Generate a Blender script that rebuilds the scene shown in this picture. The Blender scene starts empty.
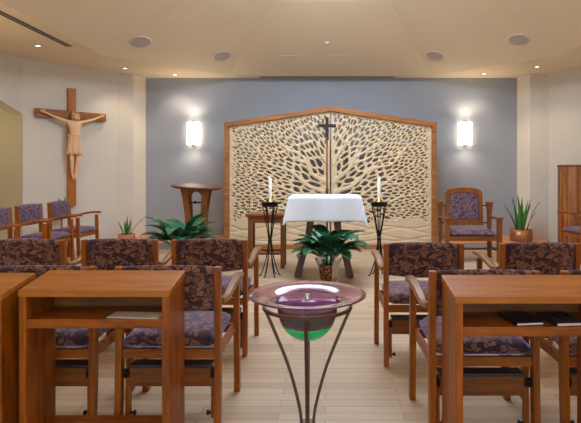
import bpy, bmesh, math, random
import numpy as np
from mathutils import Vector, Matrix
random.seed(7)
C = bpy.context.scene
COL = C.collection
PI = math.pi
F = 500.0; CX = 325.0; HY = 172.0; EYE = 1.4

# ------------------------------------------------------------------ materials
def new_mat(name):
    m = bpy.data.materials.new(name); m.use_nodes = True
    nt = m.node_tree; b = nt.nodes['Principled BSDF']
    return m, nt, b
def setp(b, **k):
    for n, v in k.items():
        n = n.replace('_', ' ')
        if n in b.inputs: b.inputs[n].default_value = v
def rgb(r, g, b):
    f = lambda c: ((c/255+0.055)/1.055)**2.4 if c > 10 else c/255/12.92
    return (f(r), f(g), f(b), 1)
def plain(name, col, rough=0.6, metal=0.0, noise=0.0, nscale=20, bump=0.0, spec=0.5):
    m, nt, b = new_mat(name)
    setp(b, Base_Color=col, Roughness=rough, Metallic=metal, Specular_IOR_Level=spec)
    if noise or bump:
        tc = nt.nodes.new('ShaderNodeTexCoord'); n = nt.nodes.new('ShaderNodeTexNoise')
        n.inputs['Scale'].default_value = nscale; n.inputs['Detail'].default_value = 4
        nt.links.new(tc.outputs['Object'], n.inputs['Vector'])
        if noise:
            r = nt.nodes.new('ShaderNodeValToRGB')
            r.color_ramp.elements[0].position = 0.3; r.color_ramp.elements[1].position = 0.7
            r.color_ramp.elements[0].color = tuple(c*(1-noise) for c in col[:3])+(1,)
            r.color_ramp.elements[1].color = tuple(min(1, c*(1+noise)) for c in col[:3])+(1,)
            nt.links.new(n.outputs['Fac'], r.inputs['Fac']); nt.links.new(r.outputs['Color'], b.inputs['Base Color'])
        if bump:
            bp = nt.nodes.new('ShaderNodeBump'); bp.inputs['Strength'].default_value = bump; bp.inputs['Distance'].default_value = 0.01
            nt.links.new(n.outputs['Fac'], bp.inputs['Height']); nt.links.new(bp.outputs['Normal'], b.inputs['Normal'])
    return m
def wood(name, dark, light, axis='Z', rough=0.35, fine=60, coat=0.06):
    m, nt, b = new_mat(name)
    N = nt.nodes; L = nt.links
    tc = N.new('ShaderNodeTexCoord'); mp = N.new('ShaderNodeMapping')
    sc = {'X': (1.2, 14, 14), 'Y': (14, 1.2, 14), 'Z': (14, 14, 1.2)}[axis]
    mp.inputs['Scale'].default_value = sc
    L.new(tc.outputs['Object'], mp.inputs['Vector'])
    n = N.new('ShaderNodeTexNoise'); n.inputs['Scale'].default_value = 1.6; n.inputs['Detail'].default_value = 8
    n.inputs['Roughness'].default_value = 0.62; n.inputs['Distortion'].default_value = 0.6
    L.new(mp.outputs['Vector'], n.inputs['Vector'])
    n2 = N.new('ShaderNodeTexNoise'); n2.inputs['Scale'].default_value = 9; n2.inputs['Detail'].default_value = 3
    L.new(mp.outputs['Vector'], n2.inputs['Vector'])
    mx = N.new('ShaderNodeMath'); mx.operation = 'MULTIPLY_ADD'; mx.inputs[1].default_value = 0.35
    L.new(n2.outputs['Fac'], mx.inputs[0]); L.new(n.outputs['Fac'], mx.inputs[2])
    r = N.new('ShaderNodeValToRGB')
    r.color_ramp.elements[0].position = 0.45; r.color_ramp.elements[1].position = 0.88
    r.color_ramp.elements[0].color = dark; r.color_ramp.elements[1].color = light
    L.new(mx.outputs[0], r.inputs['Fac']); L.new(r.outputs['Color'], b.inputs['Base Color'])
    bp = N.new('ShaderNodeBump'); bp.inputs['Strength'].default_value = 0.08; bp.inputs['Distance'].default_value = 0.005
    L.new(n2.outputs['Fac'], bp.inputs['Height']); L.new(bp.outputs['Normal'], b.inputs['Normal'])
    setp(b, Roughness=rough+0.06, Coat_Weight=coat, Coat_Roughness=0.25, Specular_IOR_Level=0.35)
    return m
def fabric(name, dark, leafa, leafb, scale=17, sheen=0.6, sheencol=(0.45, 0.45, 0.75, 1)):
    m, nt, b = new_mat(name)
    N = nt.nodes; L = nt.links
    tc = N.new('ShaderNodeTexCoord')
    ns = N.new('ShaderNodeTexNoise'); ns.inputs['Scale'].default_value = 9; ns.inputs['Detail'].default_value = 2
    L.new(tc.outputs['Object'], ns.inputs['Vector'])
    vm = N.new('ShaderNodeVectorMath'); vm.operation = 'MULTIPLY_ADD'
    vm.inputs[1].default_value = (0.12, 0.12, 0.12)
    L.new(ns.outputs['Color'], vm.inputs[0]); L.new(tc.outputs['Object'], vm.inputs[2])
    mp = N.new('ShaderNodeMapping'); mp.inputs['Rotation'].default_value = (0.3, 0.6, 0.4); mp.inputs['Scale'].default_value = (1, 1, 1.5)
    L.new(vm.outputs[0], mp.inputs['Vector'])
    v = N.new('ShaderNodeTexVoronoi'); v.feature = 'DISTANCE_TO_EDGE'; v.inputs['Scale'].default_value = scale
    v2 = N.new('ShaderNodeTexVoronoi'); v2.feature = 'F1'; v2.inputs['Scale'].default_value = scale
    L.new(mp.outputs[0], v.inputs['Vector']); L.new(mp.outputs[0], v2.inputs['Vector'])
    sr = N.new('ShaderNodeSeparateColor'); L.new(v2.outputs['Color'], sr.inputs[0])
    # some cells are leaves, others ground; edge lines are dark
    lf = N.new('ShaderNodeValToRGB'); lf.color_ramp.elements[0].position = 0.22; lf.color_ramp.elements[1].position = 0.34
    lf.color_ramp.elements[0].color = (0.12, 0.12, 0.12, 1); lf.color_ramp.elements[1].color = (1, 1, 1, 1)
    L.new(sr.outputs[0], lf.inputs['Fac'])
    ed = N.new('ShaderNodeValToRGB'); ed.color_ramp.elements[0].position = 0.03; ed.color_ramp.elements[1].position = 0.10
    L.new(v.outputs['Distance'], ed.inputs['Fac'])
    mu = N.new('ShaderNodeMath'); mu.operation = 'MULTIPLY'
    L.new(lf.outputs['Color'], mu.inputs[0]); L.new(ed.outputs['Color'], mu.inputs[1])
    c1 = N.new('ShaderNodeMix'); c1.data_type = 'RGBA'
    c1.inputs[6].default_value = leafa; c1.inputs[7].default_value = leafb
    L.new(sr.outputs[1], c1.inputs[0])
    c2 = N.new('ShaderNodeMix'); c2.data_type = 'RGBA'; c2.inputs[6].default_value = dark
    L.new(mu.outputs[0], c2.inputs[0]); L.new(c1.outputs[2], c2.inputs[7])
    L.new(c2.outputs[2], b.inputs['Base Color'])
    setp(b, Roughness=0.85, Sheen_Weight=sheen, Sheen_Roughness=0.45, Sheen_Tint=sheencol, Specular_IOR_Level=0.2)
    return m
def floor_mat():
    m, nt, b = new_mat('maple_floor')
    N = nt.nodes; L = nt.links
    tc = N.new('ShaderNodeTexCoord')
    br = N.new('ShaderNodeTexBrick'); br.offset = 0.37; br.offset_frequency = 2; br.squash = 1
    br.inputs['Scale'].default_value = 1.0; br.inputs['Brick Width'].default_value = 0.72; br.inputs['Row Height'].default_value = 0.083
    br.inputs['Mortar Size'].default_value = 0.0016; br.inputs['Mortar Smooth'].default_value = 0.2; br.inputs['Bias'].default_value = 0
    br.inputs['Color1'].default_value = rgb(172, 146, 118); br.inputs['Color2'].default_value = rgb(196, 172, 143)
    br.inputs['Mortar'].default_value = rgb(120, 92, 64)
    L.new(tc.outputs['Object'], br.inputs['Vector'])
    mp = N.new('ShaderNodeMapping'); mp.inputs['Scale'].default_value = (1.5, 22, 1)
    L.new(tc.outputs['Object'], mp.inputs['Vector'])
    n = N.new('ShaderNodeTexNoise'); n.inputs['Scale'].default_value = 2; n.inputs['Detail'].default_value = 7
    L.new(mp.outputs[0], n.inputs['Vector'])
    r = N.new('ShaderNodeValToRGB'); r.color_ramp.elements[0].color = (0.74, 0.72, 0.70, 1); r.color_ramp.elements[1].color = (1.1, 1.08, 1.05, 1)
    r.color_ramp.elements[0].position = 0.3; r.color_ramp.elements[1].position = 0.7
    L.new(n.outputs['Fac'], r.inputs['Fac'])
    mx = N.new('ShaderNodeMix'); mx.data_type = 'RGBA'; mx.blend_type = 'MULTIPLY'; mx.inputs[0].default_value = 0.25
    L.new(br.outputs['Color'], mx.inputs[6]); L.new(r.outputs['Color'], mx.inputs[7])
    L.new(mx.outputs[2], b.inputs['Base Color'])
    setp(b, Roughness=0.42, Coat_Weight=0.1, Coat_Roughness=0.35)
    return m
def emit(name, col, st):
    m, nt, b = new_mat(name)
    setp(b, Base_Color=col, Emission_Color=col, Emission_Strength=st)
    return m

M = {}
M['wall'] = plain('warm_white_paint', rgb(206, 198, 186), 0.75, noise=0.02, nscale=3)
M['blue'] = plain('blue_grey_paint', rgb(152, 157, 166), 0.8, noise=0.02, nscale=2)
M['pale'] = plain('downlit_wall_paint', rgb(222, 212, 194), 0.75)  # wall colour made lighter for the downlight falling on the returns
M['alcove'] = plain('yellow_cream_paint', rgb(204, 196, 168), 0.75)
M['ceil'] = plain('ceiling_paint', rgb(226, 209, 180), 0.85, noise=0.015, nscale=2)
M['floor'] = floor_mat()
OD, OL = rgb(102, 47, 1), rgb(174, 94, 6)
M['oak'] = wood('orange_oak_vertical', OD, OL, 'Z')
M['oakx'] = wood('orange_oak_lengthwise', OD, OL, 'X', rough=0.4)
M['oaktop'] = wood('desk_top_oak', rgb(146, 82, 18), rgb(184, 112, 34), 'X', rough=0.42)
M['oakarm'] = wood('lit_arm_oak', rgb(112, 70, 32), rgb(156, 106, 58), 'Y', rough=0.3)  # arm oak made paler and greyer for the light catching the arms
M['dark'] = wood('dark_walnut', rgb(66, 28, 12), rgb(118, 60, 30), 'Z')
M['darkx'] = wood('dark_walnut_lengthwise', rgb(66, 28, 12), rgb(118, 60, 30), 'X')
M['ebony'] = wood('very_dark_wood', rgb(32, 14, 8), rgb(62, 30, 18), 'Z')
M['mid'] = wood('brown_oak', rgb(90, 46, 10), rgb(146, 84, 28), 'Z')
M['midx'] = wood('brown_oak_lengthwise', rgb(90, 46, 10), rgb(146, 84, 28), 'X')
M['frame'] = wood('screen_frame_oak', rgb(128, 76, 34), rgb(182, 120, 66), 'X')
M['ledge'] = wood('ledge_oak', rgb(186, 118, 58), rgb(220, 154, 90), 'X')
M['birch'] = plain('carved_pale_birch', rgb(212, 188, 152), 0.55, noise=0.05, nscale=6)
M['fab'] = fabric('leaf_patterned_upholstery', rgb(50, 28, 34), rgb(118, 78, 58), rgb(142, 98, 76), scale=27, sheen=0.9)
M['fab2'] = fabric('purple_leaf_upholstery', rgb(62, 44, 58), rgb(136, 106, 106), rgb(112, 92, 112), scale=32)
M['black'] = plain('black_iron', rgb(30, 26, 28), 0.45, 0.6)
M['bronze'] = plain('bronze_metal', rgb(96, 74, 58), 0.42, 0.7)
M['steel'] = plain('brushed_steel', rgb(180, 178, 175), 0.3, 0.9)
M['brass'] = plain('brass', rgb(176, 130, 70), 0.25, 0.95)
M['copper'] = plain('copper_pot', rgb(170, 112, 72), 0.35, 0.6, noise=0.15, nscale=8)
M['terra'] = plain('terracotta', rgb(184, 120, 76), 0.7, noise=0.1)
M['cloth'] = plain('white_linen', rgb(226, 230, 240), 0.8, noise=0.03, nscale=25)
M['wax'] = plain('white_wax', rgb(240, 238, 235), 0.5)
M['leaf'] = plain('dark_green_leaf', rgb(38, 98, 62), 0.28, noise=0.35, nscale=14)
M['leaf2'] = plain('bright_green_leaf', rgb(58, 120, 52), 0.4, noise=0.3, nscale=14)
M['tip'] = plain('dried_stem', rgb(110, 70, 62), 0.7)
M['flower'] = plain('white_spathe', rgb(235, 235, 230), 0.5)
M['soil'] = plain('soil', rgb(60, 42, 30), 0.95, noise=0.3, nscale=60)
M['wrap'] = plain('pale_pot_wrapper', rgb(206, 188, 168), 0.4, noise=0.06)
M['corpus'] = plain('carved_limewood', rgb(224, 184, 140), 0.55, noise=0.05, nscale=15)
M['hair'] = plain('carved_limewood_hair', rgb(216, 170, 124), 0.6, noise=0.15, nscale=40)
M['cross'] = wood('crucifix_oak', rgb(140, 76, 18), rgb(190, 116, 40), 'Z')
M['crossx'] = wood('crucifix_oak_lengthwise', rgb(122, 70, 24), rgb(160, 98, 42), 'X')
M['grille'] = plain('grey_grille', rgb(182, 170, 160), 0.8, noise=0.1, nscale=300)
M['rim'] = plain('white_trim_ring', rgb(208, 198, 184), 0.5)
M['slot'] = plain('dark_slot', rgb(46, 38, 34), 0.8)
M['paper'] = plain('cream_paper', rgb(214, 196, 172), 0.7)
M['book'] = plain('black_book_cover', rgb(24, 20, 22), 0.4)
M['bookp'] = fabric('mottled_book_cover', rgb(38, 24, 24), rgb(92, 60, 56), rgb(70, 48, 60), scale=40, sheen=0)
M['pad'] = plain('dark_vinyl_pad', rgb(54, 34, 28), 0.45)
M['sconce'] = emit('lit_sconce_glass', (1.0, 0.86, 0.66, 1), 9.0)
M['lamp'] = emit('lit_lamp_lens', (1.0, 0.88, 0.70, 1), 4.0)
M['flame'] = emit('candle_flame', (1.0, 0.55, 0.2, 1), 3.0)
M['sky'] = emit('skylight_glass', (0.45, 0.68, 1.0, 1), 2.2)
def basket_mat():
    m, nt, b = new_mat('brown_woven_basket')
    N = nt.nodes; L = nt.links
    tc = N.new('ShaderNodeTexCoord'); v = N.new('ShaderNodeTexVoronoi'); v.inputs['Scale'].default_value = 34
    L.new(tc.outputs['Object'], v.inputs['Vector'])
    r = N.new('ShaderNodeValToRGB'); r.color_ramp.elements[0].color = rgb(200, 130, 70); r.color_ramp.elements[1].color = rgb(70, 36, 20)
    r.color_ramp.elements[0].position = 0.25; r.color_ramp.elements[1].position = 0.6
    L.new(v.outputs['Distance'], r.inputs['Fac']); L.new(r.outputs['Color'], b.inputs['Base Color'])
    setp(b, Roughness=0.7)
    return m
M['basket'] = basket_mat()
def glass(name, col, rough=0.04, trans=1.0, ior=1.45, coat=0.0):
    m, nt, b = new_mat(name)
    setp(b, Base_Color=col, Roughness=rough, Transmission_Weight=trans, IOR=ior, Coat_Weight=coat)
    return m
M['glass'] = glass('purple_tinted_glass', (0.72, 0.42, 0.48, 1), 0.05, 0.88)
M['glass'].node_tree.nodes['Principled BSDF'].inputs['Specular Tint'].default_value = (0.25, 0.5, 1.0, 1)
M['glass'].node_tree.nodes['Principled BSDF'].inputs['Specular IOR Level'].default_value = 0.4
M['glass2'] = glass('smoky_pink_glass', (0.62, 0.38, 0.46, 1), 0.06, 0.9)
M['green'] = glass('green_glass', (0.02, 0.85, 0.25, 1), 0.12, 0.3)
M['water'] = glass('purple_water', (0.30, 0.08, 0.30, 1), 0.04, 0.3, 1.33)
M['jar'] = glass('clear_glass', (0.95, 0.95, 0.95, 1), 0.03, 0.95)

# ------------------------------------------------------------------ builders
def B(): return bmesh.new()
def obj(name, bm, mat, parent=None, smooth=False, bevel=0.0, sub=0, loc=None, rotz=0.0):
    me = bpy.data.meshes.new(name)
    bmesh.ops.recalc_face_normals(bm, faces=bm.faces[:])
    bm.to_mesh(me); bm.free()
    if isinstance(mat, str): mat = M[mat]
    me.materials.append(mat)
    if smooth:
        for p in me.polygons: p.use_smooth = True
    o = bpy.data.objects.new(name, me); COL.objects.link(o)
    if parent: o.parent = parent
    if loc: o.location = loc
    if rotz: o.rotation_euler = (0, 0, rotz)
    if bevel:
        b = o.modifiers.new('bevel', 'BEVEL'); b.width = bevel; b.segments = 2; b.limit_method = 'ANGLE'; b.angle_limit = 0.7
    if sub:
        s = o.modifiers.new('sub', 'SUBSURF'); s.levels = sub; s.render_levels = sub
    return o
def box(bm, x0, x1, y0, y1, z0, z1, mat=None):
    vs = [bm.verts.new(v) for v in ((x0,y0,z0),(x1,y0,z0),(x1,y1,z0),(x0,y1,z0),(x0,y0,z1),(x1,y0,z1),(x1,y1,z1),(x0,y1,z1))]
    if mat is not None:
        for v in vs: v.co = mat @ v.co
    for f in ((0,3,2,1),(4,5,6,7),(0,1,5,4),(1,2,6,5),(2,3,7,6),(3,0,4,7)):
        bm.faces.new([vs[i] for i in f])
    return bm
def beam(bm, p, q, w, d, up=(0, 1, 0)):
    """rectangular bar from p to q; w across, d along 'up'"""
    p, q = Vector(p), Vector(q); t = (q-p).normalized(); u = Vector(up)
    s = t.cross(u).normalized(); u = s.cross(t).normalized()
    vs = []
    for c in (p, q):
        for a, b in ((-1,-1),(1,-1),(1,1),(-1,1)):
            vs.append(bm.verts.new(c + s*a*w/2 + u*b*d/2))
    for f in ((0,1,2,3),(7,6,5,4),(0,4,5,1),(1,5,6,2),(2,6,7,3),(3,7,4,0)): bm.faces.new([vs[i] for i in f])
def rings(bm, rs, cap=True, closed=False):
    rows = [[bm.verts.new(v) for v in r] for r in rs]
    n = len(rows[0])
    for i in range(len(rows)-1 + (1 if closed else 0)):
        a, b = rows[i], rows[(i+1) % len(rows)]
        for j in range(n):
            bm.faces.new((a[j], a[(j+1) % n], b[(j+1) % n], b[j]))
    if cap and not closed:
        bm.faces.new(rows[0][::-1]); bm.faces.new(rows[-1])
def sweep(bm, pts, prof, up=(0, 0, 1)):
    """pts: list of Vector; prof(i,t)-> list of (a,b) section points, a along side, b along up"""
    pts = [Vector(p) for p in pts]; rs = []
    for i, p in enumerate(pts):
        t = (pts[min(i+1, len(pts)-1)] - pts[max(i-1, 0)]).normalized()
        s = t.cross(Vector(up)).normalized(); u = s.cross(t).normalized()
        rs.append([p + s*a + u*b for a, b in prof(i, i/(len(pts)-1))])
    rings(bm, rs)
def tube(bm, pts, r, n=8, up=(0.123, 0.3, 1)):
    rf = r if callable(r) else (lambda t: r)
    sweep(bm, pts, lambda i, t: [(rf(t)*math.cos(2*PI*k/n), rf(t)*math.sin(2*PI*k/n)) for k in range(n)], up)
def lathe(bm, prof, n=40, cx=0, cy=0, cap=False):
    rows = []
    for r, z in prof:
        rows.append([bm.verts.new((cx+max(r,1e-4)*math.cos(2*PI*k/n), cy+max(r,1e-4)*math.sin(2*PI*k/n), z)) for k in range(n)])
    for a, b in zip(rows, rows[1:]):
        for j in range(n): bm.faces.new((a[j], a[(j+1) % n], b[(j+1) % n], b[j]))
    if cap: bm.faces.new(rows[0][::-1]); bm.faces.new(rows[-1])
def bez(p, n=14):
    """catmull-rom through points"""
    p = [Vector(x) for x in p]; q = [2*p[0]-p[1]] + p + [2*p[-1]-p[-2]]; out = []
    for i in range(1, len(q)-2):
        for k in range(n):
            t = k/n
            out.append(0.5*((2*q[i]) + (q[i+1]-q[i-1])*t + (2*q[i-1]-5*q[i]+4*q[i+1]-q[i+2])*t*t + (3*q[i]-q[i-1]-3*q[i+1]+q[i+2])*t**3))
    out.append(p[-1]); return out
def cushion(bm, w, d, h, nx=14, ny=12, bulge=0.02, z0=0.0, fx=None):
    """pillowy block, origin at centre of bottom; fx optional offset function(x,y,z)->Vector"""
    top = {}; bot = {}
    def edge(u): return (1-abs(u)**6)
    for s, store in ((1, top), (-1, bot)):
        for i in range(nx+1):
            for j in range(ny+1):
                u = -1+2*i/nx; v = -1+2*j/ny
                e = min(edge(u), edge(v)); e = max(0.0, e)
                k = math.sqrt(e)
                rr = 1-0.03*(abs(u*v))**3
                x = u*w/2*rr; y = v*d/2*rr
                if s > 0: z = z0 + h*0.55 + (h*0.45)*k + bulge*(1-u*u)*(1-v*v)
                else: z = z0 + h*0.35 - h*0.35*k
                store[i, j] = bm.verts.new((x, y, z))
        for i in range(nx):
            for j in range(ny):
                bm.faces.new([store[a] for a in ((i, j), (i+1, j), (i+1, j+1), (i, j+1))])
    per = [(i, 0) for i in range(nx)] + [(nx, j) for j in range(ny)] + [(i, ny) for i in range(nx, 0, -1)] + [(0, j) for j in range(ny, 0, -1)]
    for a, b in zip(per, per[1:]+per[:1]):
        bm.faces.new((bot[a], bot[b], top[b], top[a]))
def tag(o, label, cat, group=None, kind=None):
    if label: o['label'] = label
    if cat: o['category'] = cat
    if group: o['group'] = group
    if kind: o['kind'] = kind
    return o
def thing(name, label, cat, loc=(0,0,0), rotz=0, group=None):
    o = bpy.data.objects.new(name, None); COL.objects.link(o)
    o.location = loc; o.rotation_euler = (0, 0, rotz); o.empty_display_size = 0.1
    return tag(o, label, cat, group)
def struct(name, bm, mat, **k):
    o = obj(name, bm, mat, **k); o['kind'] = 'structure'; return o
def dup(root, loc, rotz, label, group=None, skip=()):
    def cp(o, par):
        if o.name.split('.')[0] in skip: return
        c = o.copy(); COL.objects.link(c); c.parent = par
        for ch in kids.get(o.name, []): cp(ch, c)
    kids = {}
    for o in bpy.data.objects:
        if o.parent: kids.setdefault(o.parent.name, []).append(o)
    r = root.copy(); COL.objects.link(r); r.location = loc; r.rotation_euler = (0, 0, rotz)
    r['label'] = label
    if group: r['group'] = group
    for ch in kids.get(root.name, []): cp(ch, r)
    return r

# ------------------------------------------------------------------ the setting
ZC = 3.3
outline = [(-3.62,10.1),(3.88,10.1),(3.98,9.7),(4.29,9.6),(5.1,8.3),(5.6,6.8),(5.6,-3.0),(-5.6,-3.0),(-5.6,6.5),(-5.02,8.3),(-3.97,9.54),(-3.72,9.7)]
bm = B()
box(bm, -8, 7, -4, 11, -0.2, 0.0); struct('floor', bm, 'floor')
def wallseg(name, a, b, mat, z0=0.0, z1=ZC+0.02, th=0.12):
    a = Vector((*a, 0)); b = Vector((*b, 0)); t = (b-a).normalized(); n = Vector((-t.y, t.x, 0))  # outward for clockwise outline
    bm = B(); vs = [a, b, b+n*th, a+n*th]
    lo = [bm.verts.new(v+Vector((0,0,z0))) for v in vs]; hi = [bm.verts.new(v+Vector((0,0,z1))) for v in vs]
    bm.faces.new(lo); bm.faces.new(hi[::-1])
    for i in range(4): bm.faces.new((lo[i], lo[(i+1) % 4], hi[(i+1) % 4], hi[i]))
    return struct(name, bm, mat)
wallseg('wall_far', outline[0], outline[1], 'blue')
wallseg('wall_far_right_return', outline[1], outline[2], 'pale')
wallseg('wall_far_right_pier', outline[2], outline[3], 'wall')
wallseg('wall_right_angled', outline[3], outline[4], 'wall')
wallseg('wall_right_corner', outline[4], outline[5], 'wall')
wallseg('wall_right', outline[5], outline[6], 'wall')
wallseg('wall_left', outline[7], outline[8], 'wall')
wallseg('wall_left_angled', outline[9], outline[10], 'wall')
wallseg('wall_far_left_pier', outline[10], outline[11], 'wall')
wallseg('wall_far_left_return', outline[11], outline[0], 'pale')
# near wall with a wide window opening
bm = B()
box(bm, -5.6, -3.2, -3.12, -3, 0, ZC); box(bm, 3.2, 5.6, -3.12, -3, 0, ZC)
box(bm, -3.2, 3.2, -3.12, -3, 0, 0.8); box(bm, -3.2, 3.2, -3.12, -3, 2.9, ZC)
struct('wall_near', bm, 'wall')
w = B(); box(w, -3.2, 3.2, -3.10, -3.07, 0.8, 2.9); wo = struct('window_1', w, 'sky')
fb = B()
for x in (-3.17, -1.07, 1.07, 3.17): box(fb, x-0.03, x+0.03, -3.08, -3.0, 0.8, 2.9)
for z in (0.83, 2.87): box(fb, -3.2, 3.2, -3.08, -3.0, z-0.03, z+0.03)
obj('window_frame', fb, 'mid', wo)
# left wall piece with the pitched opening into the alcove
a = Vector((-5.6, 6.5, 0)); b = Vector((-5.02, 8.3, 0)); t = (b-a).normalized(); n = Vector((-t.y, t.x, 0)); L_ = (b-a).length
bm = B()
def loc2(s, z, off): p = a + t*s + n*off; return (p.x, p.y, z)
head = [(L_, 2.36), (L_-0.95, 2.78), (L_-1.7, 2.36)]
poly = [(0, 0), (0, ZC), (L_, ZC), head[0], head[1], head[2], (L_-1.7, 0)]
fr = [bm.verts.new(loc2(s, z, 0)) for s, z in poly]; bk = [bm.verts.new(loc2(s, z, 0.25)) for s, z in poly]
bm.faces.new(fr); bm.faces.new(bk[::-1])
for i in range(len(poly)): bm.faces.new((fr[i], fr[(i+1) % len(poly)], bk[(i+1) % len(poly)], bk[i]))
struct('wall_left_opening', bm, 'wall')
bm = B()   # reveal at the corner and the small alcove beyond
mt = Matrix.Translation(b) @ Matrix.Rotation(math.atan2(t.y, t.x), 4, 'Z')
box(bm, 0.0, 0.12, 0.02, 1.4, 0, 2.6, mt); box(bm, -2.2, -2.1, 0.25, 1.4, 0, 2.9, mt); box(bm, -2.2, 0.1, 1.3, 1.4, 0, 2.9, mt)
box(bm, -2.2, 0.1, 0.25, 1.4, 2.86, 2.95, mt)
struct('wall_alcove', bm, 'alcove')

# ceiling: flat border at 3.3 m and an eight-sided vault rising to a skylight
oc = [(-1.9,9.85),(2.1,9.85),(3.82,8.2),(3.82,4.2),(2.1,2.55),(-1.9,2.55),(-3.62,4.2),(-3.62,8.2)]
AP = Vector((0.1, 6.2, 4.8)); TT = 0.54
bm = B()
outv = [bm.verts.new((x, y, ZC)) for x, y in outline]
octv = [bm.verts.new((x, y, ZC)) for x, y in oc]
for lst in (outv, octv):
    for i in range(len(lst)): bm.edges.new((lst[i], lst[(i+1) % len(lst)]))
bmesh.ops.triangle_fill(bm, edges=bm.edges[:], use_beauty=True)
kill = [f for f in bm.faces if all(v in octv for v in f.verts)]
bmesh.ops.delete(bm, geom=kill, context='FACES_ONLY')
up = [bm.verts.new(v.co + (AP-v.co)*TT) for v in octv]
for i in range(8): bm.faces.new((octv[i], octv[(i+1) % 8], up[(i+1) % 8], up[i]))
up2 = [bm.verts.new(v.co + Vector((0, 0, 0.12))) for v in up]
for i in range(8): bm.faces.new((up[i], up[(i+1) % 8], up2[(i+1) % 8], up2[i]))
struct('ceiling', bm, 'ceil')
zt = ZC + (AP.z-ZC)*TT
bm = B(); vs = [bm.verts.new((*(Vector((x, y))+(Vector((AP.x, AP.y))-Vector((x, y)))*TT), zt+0.12)) for x, y in oc]
bm.faces.new(vs); struct('window_2', bm, 'sky')

# wood-topped ledge along the far wall, on both sides of the screen
def ledge(name, pts):
    bm = B(); lo = [bm.verts.new((x, y, 0)) for x, y in pts]; hi = [bm.verts.new((x, y, 0.10)) for x, y in pts]
    bm.faces.new(lo); bm.faces.new(hi[::-1])
    for i in range(len(pts)): bm.faces.new((lo[i], lo[(i+1) % len(pts)], hi[(i+1) % len(pts)], hi[i]))
    o = struct(name, bm, 'blue')
    bm = B(); c = [bm.verts.new((x, y, 0.10)) for x, y in pts]; h = [bm.verts.new((x, y, 0.122)) for x, y in pts]
    bm.faces.new(c); bm.faces.new(h[::-1])
    for i in range(len(pts)): bm.faces.new((c[i], c[(i+1) % len(pts)], h[(i+1) % len(pts)], h[i]))
    obj('ledge_top', bm, 'ledge', o)
ledge('trim_1', [(-3.75,9.05),(-1.88,9.05),(-1.88,10.1),(-3.62,10.1),(-3.72,9.7),(-3.95,9.55)])
ledge('trim_2', [(2.03,9.05),(4.02,9.05),(4.27,9.6),(3.98,9.7),(3.88,10.1),(2.03,10.1)])

# ------------------------------------------------------------------ ceiling fittings
def facet(i):
    p = Vector((*oc[i], ZC)); q = Vector((*oc[(i+1) % 8], ZC)); n = (q-p).cross(AP-p).normalized()
    if n.z > 0: n = -n
    return p, n
def hit(px, py, plane=None):
    d = Vector(((px-CX)/F, 1, -(py-HY)/F)); o = Vector((0, 0, EYE))
    p0, n = plane if plane else (Vector((0, 0, ZC)), Vector((0, 0, -1)))
    k = (p0-o).dot(n)/d.dot(n); return o + d*k, n
def on_ceiling(root, p, n):
    root.location = p; root.rotation_mode = 'XYZ'
    root.rotation_euler = n.to_track_quat('Z', 'Y').to_euler()   # local +Z points down into the room
for px, py, fi, lab in ((140, 42, 7, 'round grey ceiling speaker nearest the crucifix wall'),
                        (222, 56, 7, 'round grey ceiling speaker above the left wall light'),
                        (435, 56, 1, 'round grey ceiling speaker left of the right wall light, above it'),
                        (519, 40, 1, 'round grey ceiling speaker nearest the right wall')):
    t_ = thing('ceiling_speaker', lab, 'speaker', group='round speakers in the sloped ceiling')
    p, n = hit(px, py, facet(fi)); on_ceiling(t_, p, n)
    bm = B(); lathe(bm, [(0.0, 0.012), (0.08, 0.014), (0.150, 0.008)], 32); obj('grille', bm, 'grille', t_, smooth=True)
    bm = B(); lathe(bm, [(0.150, 0.0), (0.150, 0.012), (0.172, 0.012), (0.178, 0.0)], 32); obj('trim_ring', bm, 'rim', t_, smooth=True)
lights = []
for px, py, lab in ((38, 45.5, 'small recessed downlight below the long slot vent, far left'),
                    (125, 68, 'small recessed downlight above the left pier'),
                    (175, 74.5, 'small recessed downlight above the blue wall, left of the left wall light'),
                    (484, 73.5, 'small recessed downlight above the blue wall, right of the right wall light'),
                    (537, 66.5, 'small recessed downlight above the right pier')):
    t_ = thing('downlight', lab, 'downlight', group='recessed downlights around the ceiling edge')
    p, n = hit(px, py); 
    on_ceiling(t_, p, n); lights.append(p)
    bm = B(); lathe(bm, [(0.036, 0.0), (0.036, 0.010), (0.066, 0.010), (0.07, 0.0)], 24); obj('trim_ring', bm, 'rim', t_, smooth=True)
    bm = B(); lathe(bm, [(0.0, 0.006), (0.036, 0.006)], 24); obj('lens', bm, 'lamp', t_)
def slot(p, q, wd, nlines, lab):
    p, q = Vector(p), Vector(q); c = (p+q)/2; ln = (q-p).length; ang = math.atan2(q.y-p.y, q.x-p.x)
    t_ = thing('slot_vent', lab, 'air vent', (c.x, c.y, ZC), ang)
    bm = B(); box(bm, -ln/2, ln/2, -wd/2, wd/2, -0.006, 0); obj('frame', bm, 'rim' if nlines > 1 else 'grille', t_)
    for k in range(nlines):
        y = (k-(nlines-1)/2)*wd/nlines
        bm = B(); box(bm, -ln/2+0.01, ln/2-0.01, y-wd/nlines*0.33, y+wd/nlines*0.33, -0.0085, -0.0062); obj('slot', bm, 'slot', t_)
slot((-3.86, 5.6, 0), (-3.86, 7.55, 0), 0.11, 2, 'long dark double slot air vent in the ceiling at far left')
slot((-1.3, 9.97, 0), (1.4, 9.97, 0), 0.08, 1, 'long thin slot air vent in the ceiling along the blue wall')
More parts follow.
